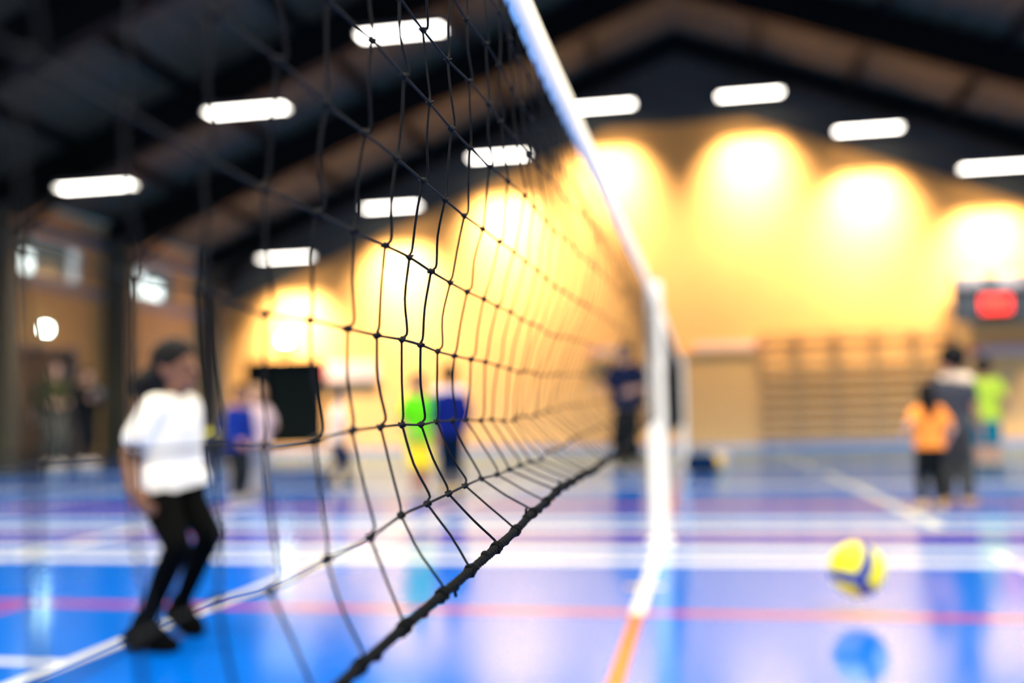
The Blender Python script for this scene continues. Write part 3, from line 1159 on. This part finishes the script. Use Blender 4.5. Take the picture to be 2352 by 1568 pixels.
P, H = stand(772, 1112, 884, 20, lean=.12, step=.09, hands={'L': (.14, .10, .04), 'R': (.06, .13, .0)}, crouch=.04)
person('person in white top and navy trousers stepping right of the black folded table', GRP, P, H,
       C(skin=SK_PALE, hair=HAIR_BRN, top=cloth('white2', (.78, .72, .68)), bottom=cloth('navy2', (.006, .014, .045)), shoe=cloth('blackshoe', (.012, .012, .012))), hair='pony', vox=.011)
# group on the right
GR = 'players on the right half of the court'
P, H = stand(2142, 1172, 872, 105, lean=-.02, stance=.07, hands={'L': (.05, .17, .12), 'R': (.05, .16, .03)}, hyaw=95)
person('person with long dark hair in orange top and black trousers, back turned', GR, P, H,
       C(skin=SK_PALE, hair=HAIR_BLK, top=cloth('orange', (.95, .30, .055)), bottom=cloth('black3', (.008, .010, .010)), shoe=cloth('tan', (.62, .40, .20)), hem=.0), hair='long', vox=.011)
M_CAMO = mat('cloth_camo', (.030, .034, .032), .85, noise=(16, .9))
P, H = stand(2200, 1160, 786, 60, lean=.02, stance=.06, hands={'L': (.07, .15, -.01), 'R': (.06, .14, -.02)}, hyaw=150)


def light_yoke(t, P, S):
    mb = MB()
    mb.capsule(P['neck'] + V((0, 0, .01)), P['shR'], .040 * S, .050 * S)
    mb.capsule(P['neck'], P['neck'].lerp(P['shL'], .6), .038 * S, .040 * S)
    remesh(mb, 'shoulder_yoke', cloth('cream', (.72, .58, .46)), t, .011, 3)


person('tall person in grey patterned clothes with pale shoulders behind the one in orange', GR, P, H,
       C(skin=SK_MID, hair=HAIR_BLK, top=mat('cloth_slate', (.028, .033, .048), .85, noise=(16, .6)), bottom=M_CAMO, shoe=cloth('tan2', (.35, .27, .19)), loose=1.15), hair='big', vox=.011, extra=light_yoke)
P, H = stand(2272, 1090, 812, 70, lean=.02, hands={'L': (.05, .14, .03), 'R': (.05, .14, .03)})
person('person in lime green shirt and teal shorts farthest right', GR, P, H,
       C(skin=SK_MID, hair=HAIR_BLK, top=cloth('lime', (.36, .52, .05)), bottom=cloth('teal', (.0, .16, .22)), shoe=cloth('darkteal', (.01, .06, .08)), bottom_name='shorts'), legs='short', vox=.012)
# by the doorway
GD = 'people waiting by the doorway'
P, H = stand(82, 1078, 826, -20, kid=False, hands={'L': (.08, .09, .06), 'R': (.08, .09, .05)}, at_floor=V((-12.3, 17.0, 0)))
person('person in olive jacket and grey trousers standing by the dark doorway', GD, P, H,
       C(skin=SK_PALE, hair=HAIR_BRN, top=cloth('olive', (.045, .05, .022)), bottom=cloth('stone', (.09, .095, .08)), shoe=cloth('offwhite', (.5, .45, .42)), top_name='jacket'), kid=False, sleeves='long', vox=.013)
P, H = stand(130, 1078, 845, -30, kid=False, hands={'L': (.13, .04, .16), 'R': (.13, .05, .14)}, at_floor=V((-12.1, 17.75, 0)))
PB, HB = P, H
person('person in black clothes and white shoes holding a ball by the doorway', GD, P, H,
       C(skin=SK_PALE, hair=HAIR_BLK, top=cloth('black4', (.010, .012, .013)), bottom=cloth('black5', (.010, .012, .016)), shoe=cloth('whiteshoe', (.7, .62, .58)), top_name='jacket'), kid=False, sleeves='long', vox=.013)
hb = (PB['wrL'] + PB['wrR']) / 2 + PB['fwd'] * .225 + V((0, 0, .06))
bl = empty('volleyball', hb, 'dark grey ball held by the person in black at the doorway', 'ball')
M_GB = mat('grey_ball', (.10, .11, .12), .5)
MB().ellipsoid(hb, (V((.105, 0, 0)), V((0, .105, 0)), V((0, 0, .105))), 20, 12).build('skin', M_GB, bl, smooth=True)
MB().tube([hb + V((.106 * math.cos(a), .106 * math.sin(a), 0)) for a in np.linspace(0, 2 * math.pi, 25)], .003, 5).build('seam', M_SEAM, bl)

# ------------------------------------------------------------------ things at the edges of the hall
# folded table-tennis table on castors
bx = floor_at(662, 1046)
bx = V((bx.x, 21.6, 0))
xa, xb = at(583, 930, 21.6).x, at(737, 930, 21.6).x
ztop = at(660, 831, 21.6).z
zbot = at(660, 1022, 21.6).z
tt = empty('folded_tennis_table', ((xa + xb) / 2, 21.6, 0), 'black folded table-tennis table standing upright on castors near the end wall', 'table')
M_TT = mat('black_green_table', (.003, .006, .0055), .8, spec=.1)
M_TT2 = mat('dark_green_table', (.009, .014, .012), .8, spec=.1)
xm = xa + .30 * (xb - xa)
MB().poly([(xa, 21.25, zbot), (xm, 21.55, zbot), (xm - .02, 21.55, ztop), (xa - .05, 21.25, ztop)], (0, .03, 0)).build('table_half', M_TT, tt, bevel=.005)
MB().poly([(xm, 21.55, zbot), (xb, 21.75, zbot), (xb + .02, 21.75, ztop), (xm - .02, 21.55, ztop)], (0, .03, 0)).build('table_half', M_TT2, tt, bevel=.005)
MB().box(((xa + xb) / 2, 21.55, ztop + .015), (xb - xa + .15, .5, .03)).build('top_rail', M_BLACK, tt)
fr_ = MB()
for x in (xa + .2, xb - .2):
    fr_.tube([(x, 21.75, .14), (x, 21.75, zbot + .5)], .02, 8)
    fr_.tube([(x, 21.3, .14), (x, 22.1, .14)], .02, 8)
fr_.tube([(xa + .2, 21.75, .16), (xb - .2, 21.75, .16)], .02, 8)
fr_.tube([(xa + .2, 21.75, zbot + .45), (xb - .2, 21.75, zbot + .45)], .02, 8)
fr_.build('frame', M_GREYMETAL, tt)
for x in (xa + .2, xb - .2):
    for y in (21.35, 22.05):
        MB().tube([(x - .02, y, .075), (x + .02, y, .075)], .07, 14).build('castor', mat('pale_castor', (.55, .55, .5), .5), tt)
# ball cart with a yellow ball
cp = floor_at(480, 1078)
cart = empty('ball_cart', (cp.x, cp.y, 0), 'navy blue ball cart on wheels behind the person in white t-shirt', 'cart')
M_CART = mat('navy_canvas', (.006, .022, .07), .8, noise=(30, .2))
mb = MB()
for sx, sy, wx, wy in ((-1, 0, .02, .5), (1, 0, .02, .5), (0, -1, .44, .02), (0, 1, .44, .02)):
    mb.box((cp.x + sx * .21, cp.y + sy * .24, .36), (wx, wy, .40))
mb.box((cp.x, cp.y, .17), (.42, .5, .02))
mb.build('canvas_bin', M_CART, cart)
for sx in (-1, 1):
    for sy in (-1, 1):
        MB().tube([(cp.x + sx * .19, cp.y + sy * .22, .08), (cp.x + sx * .19, cp.y + sy * .22, .60)], .014, 8).build('upright', M_GREYMETAL, cart)
        MB().tube([(cp.x + sx * .19 - .015, cp.y + sy * .22, .045), (cp.x + sx * .19 + .015, cp.y + sy * .22, .045)], .045, 12).build('wheel', M_BLACK, cart)
for i, (dx, dy, dz) in enumerate(((.09, -.08, .0), (-.09, .05, -.02))):
    c_ = V((cp.x + dx, cp.y + dy, .585 + dz))
    b_ = empty('volleyball', c_, 'yellow ball %s the navy ball cart' % ('at the front of the heap in' if i == 0 else 'at the back of the heap in'), 'ball', 'balls in the cart')
    MB().ellipsoid(c_, (V((.10, 0, 0)), V((0, .10, 0)), V((0, 0, .10))), 18, 12).build('skin', mat('yellow_green_ball', (.55, .52, .03), .5), b_, smooth=True)
    MB().tube([c_ + V((.101 * math.cos(a), 0, .101 * math.sin(a))) for a in np.linspace(0, 2 * math.pi, 21)], .003, 5).build('seam', M_SEAM, b_)
MB().box((cp.x, cp.y, .40), (.40, .46, .12)).build('lining', M_CART, cart)
# gym bag and a yellow ball on the floor behind the post
gp = floor_at(1611, 1088)
bag = empty('gym_bag', (gp.x, gp.y, 0), 'small navy gym bag on the floor beyond the white post', 'bag')
mb = MB()
for q in range(3):
    mb.capsule((gp.x - .10, gp.y + .06 * (q - 1), .13 + .02 * (q == 1)), (gp.x + .10, gp.y + .06 * (q - 1), .13 + .02 * (q == 1)), .12, .12)
remesh(mb, 'body', cloth('navybag', (.004, .018, .06)), bag, .015, 4, None, True)
MB().tube([(gp.x - .09, gp.y - .02, .25), (gp.x - .06, gp.y - .03, .35), (gp.x + .06, gp.y - .03, .35), (gp.x + .09, gp.y - .02, .25)], .014, 6).build('strap', cloth('brownstrap', (.12, .09, .07)), bag)
yp = floor_at(1645, 1084)
c_ = V((yp.x, yp.y + .05, .12))
b_ = empty('volleyball', c_, 'golden yellow ball on the floor beside the navy gym bag', 'ball')
MB().ellipsoid(c_, (V((.12, 0, 0)), V((0, .12, 0)), V((0, 0, .12))), 20, 12).build('skin', mat('gold_ball', (.78, .50, .08), .5), b_, smooth=True)
MB().tube([c_ + V((0, .121 * math.cos(a), .121 * math.sin(a))) for a in np.linspace(0, 2 * math.pi, 21)], .003, 5).build('seam', M_SEAM, b_)
# small pale towel behind them
tp_ = floor_at(1655, 1062)
tw = MB()
for q in range(4):
    tw.capsule((tp_.x - .14 + .03 * q, tp_.y + .05 * q, .05 + .045 * (q % 2)), (tp_.x + .12 - .02 * q, tp_.y + .05 * q + .03, .06 + .03 * q), .05, .045)
tbase = empty('towel', (tp_.x, tp_.y, 0), 'crumpled pale towel on the floor behind the yellow ball and bag', 'towel')
remesh(tw, 'cloth', cloth('paletowel', (.5, .42, .38)), tbase, .014, 4, None, True)

# wall bars
YW = YF - .06
M_BAR = mat('brown_wooden_bar', (.36, .19, .05), .5, noise=(8, .25))
M_UPR = mat('dark_wooden_upright', (.30, .155, .042), .5, noise=(8, .2))
xs = [at(px, 890, YW).x for px in (1748, 1832, 1922, 2014, 2104, 2196)]
zt_ = at(1900, 760, YW).z
bars = ['leftmost bay', 'second bay from the left', 'middle bay', 'second bay from the right', 'rightmost bay under the scoreboard']
NB = 11
for i in range(5):
    x0, x1 = xs[i], xs[i + 1]
    t = empty('wall_bars', ((x0 + x1) / 2, YW, 0), 'brown wooden wall bars on the end wall, ' + bars[i], 'wall bars', 'wall bars')
    for x in (x0 + .045, x1 - .045):
        MB().box((x, YW - .02, zt_ / 2), (.05, .14, zt_)).build('upright', M_UPR, t)
    for q in range(NB):
        z = .14 + (zt_ - .22) * q / (NB - 1)
        MB().box(((x0 + x1) / 2, YW - .05 - (.05 if q == NB - 1 else 0), z), (x1 - x0 - .08, .05, .12)).build('rung', M_BAR, t)
# slatted store door left of the bars
xa, xb = at(1574, 890, YW).x, at(1738, 890, YW).x
zd = at(1650, 806, YW).z
t = MB()
for x in (xa, xb):
    t.box((x, YW, zd / 2), (.08, .1, zd))
t.box(((xa + xb) / 2, YW, zd), (xb - xa + .08, .1, .08))
sd = tag(t.build('door_2', mat('pale_wood_frame', (.5, .24, .055), .6)), 'pale slatted store door left of the wall bars', kind='structure')
for q in range(14):
    z = .08 + (zd - .16) * q / 13
    MB().box(((xa + xb) / 2, YW - .005, z), (xb - xa - .08, .04, (zd - .1) / 14 - .02)).build('slat', mat('pale_wood_slat', (.50, .24, .05), .6, noise=(6, .15)), sd)
# pale strips and red plates over the doors
M_STRIP = mat('pale_pink_strip', (.50, .32, .22), .6)
M_RED = mat('red_plate', (.45, .06, .04), .5)


def strip(px0, px1, py, h, label, redend):
    a, b = at(px0, py, YW), at(px1, py, YW)
    t = empty('wall_sign', ((a.x + b.x) / 2, YW, a.z), label, 'sign', 'pale signs on the end wall')
    MB().box(((a.x + b.x) / 2, YW, (a.z + b.z) / 2), (b.x - a.x, .04, h)).build('board', M_STRIP, t, bevel=.008)
    MB().box((b.x - .12 if redend else a.x + .12, YW - .025, (a.z + b.z) / 2), (.2, .02, h * .8)).build('plate', M_RED, t)


strip(1592, 1755, 795, .18, 'long pale wall sign with red plate over the slatted store door', True)
strip(2225, 2400, 803, .2, 'long pale wall sign on the wall below the scoreboard', False)
strip(1345, 1420, 806, .16, 'short pale wall sign behind the adult in navy', False)
strip(735, 870, 852, .5, 'tall pale notice board behind the black folded table', False)

# scoreboard
ys = YF - .35
A, B = at(2188, 632, ys), at(2420, 610, ys)
zb_ = at(2200, 738, ys).z
sb = empty('scoreboard', ((A.x + B.x) / 2, ys, zb_), 'black electronic scoreboard with red digits high on the end wall', 'scoreboard')
zt2 = A.z
MB().box(((A.x + B.x) / 2, ys + .1, (zt2 + zb_) / 2), (B.x - A.x, .2, zt2 - zb_)).build('case', mat('scoreboard_black', (.010, .016, .022), .5), sb, bevel=.02)
for x in (A.x + .25, B.x - .25):
    MB().box((x, ys + .28, (zt2 + zb_) / 2), (.08, .16, .5)).build('bracket', M_STEEL, sb)
M_GWIN = mat('grey_display_window', (.13, .125, .14), .4)
M_GDIG = mat('unlit_digit', (.22, .19, .19), .5)
for pxa, pxb in ((2194, 2260), (2288, 2354)):
    a, b = at(pxa, 632, ys), at(pxb, 656, ys)
    MB().box(((a.x + b.x) / 2, ys - .012, (a.z + b.z) / 2 - .02), (b.x - a.x, .02, abs(a.z - b.z) + .06)).build('display_window', M_GWIN, sb)
    for q in (.22, .78):
        xx = a.x + (b.x - a.x) * q
        MB().box((xx, ys - .026, (a.z + b.z) / 2), (.16, .012, abs(a.z - b.z) * .8)).build('unlit_digit', M_GDIG, sb)
M_LED = mat('red_led', (.4, .01, .01), .4, emit=(1.0, .035, .02), estr=5.0)
a, b = at(2252, 684, ys), at(2322, 712, ys)
w_ = (b.x - a.x) / 4
zc = (a.z + b.z) / 2
hh = .17
for q in range(4):
    x = a.x + w_ * (q + .5)
    mb = MB()
    hw = w_ * .34
    for z in (zc - hh, zc, zc + hh):
        mb.box((x, ys - .015, z), (hw * 2, .02, .045))
    for sx in (-1, 1):
        for sz in (-1, 1):
            mb.box((x + sx * hw, ys - .015, zc + sz * hh / 2), (.045, .02, hh * .85))
    mb.build('digit', M_LED, sb)
MB().box(((a.x + b.x) / 2, ys - .006, zc), (w_ * 4.5, .012, hh * 2.9)).build('digit_window', mat('dark_red_window', (.02, .012, .014), .3), sb)

# exit lights
M_EXIT = mat('exit_light_face', (.7, .9, .8), .4, emit=(.80, 1.0, .86), estr=40.0)
p = wall_at(105, 755, XL + .1)
t = empty('exit_light', p, 'small lit exit lamp on the brick wall above the dark doorway', 'light')
MB().box((p.x - .05, p.y, p.z), (.1, .26, .18)).build('case', M_GREYMETAL, t, bevel=.01)
MB().box((p.x + .005, p.y, p.z), (.02, .22, .14)).build('face', M_EXIT, t)
p = at(655, 780, YF - .1)
t = empty('exit_light', p, 'small lit exit lamp on the end wall above the black folded table', 'light')
MB().box((p.x, p.y + .05, p.z), (.30, .1, .22)).build('case', M_GREYMETAL, t, bevel=.01)
MB().box((p.x, p.y - .005, p.z), (.26, .02, .18)).build('face', mat('exit_light_face_white', (.9, .9, .85), .4, emit=(1, .98, .92), estr=30.0), t)

# skirting of the far wall
o = MB().box(((XL + XR) / 2, YF - .02, .05), (XR - XL, .04, .1)).build('baseboard_far', mat('brown_skirting', (.2, .13, .06), .6))
tag(o, kind='structure')
bpy.context.view_layer.update()
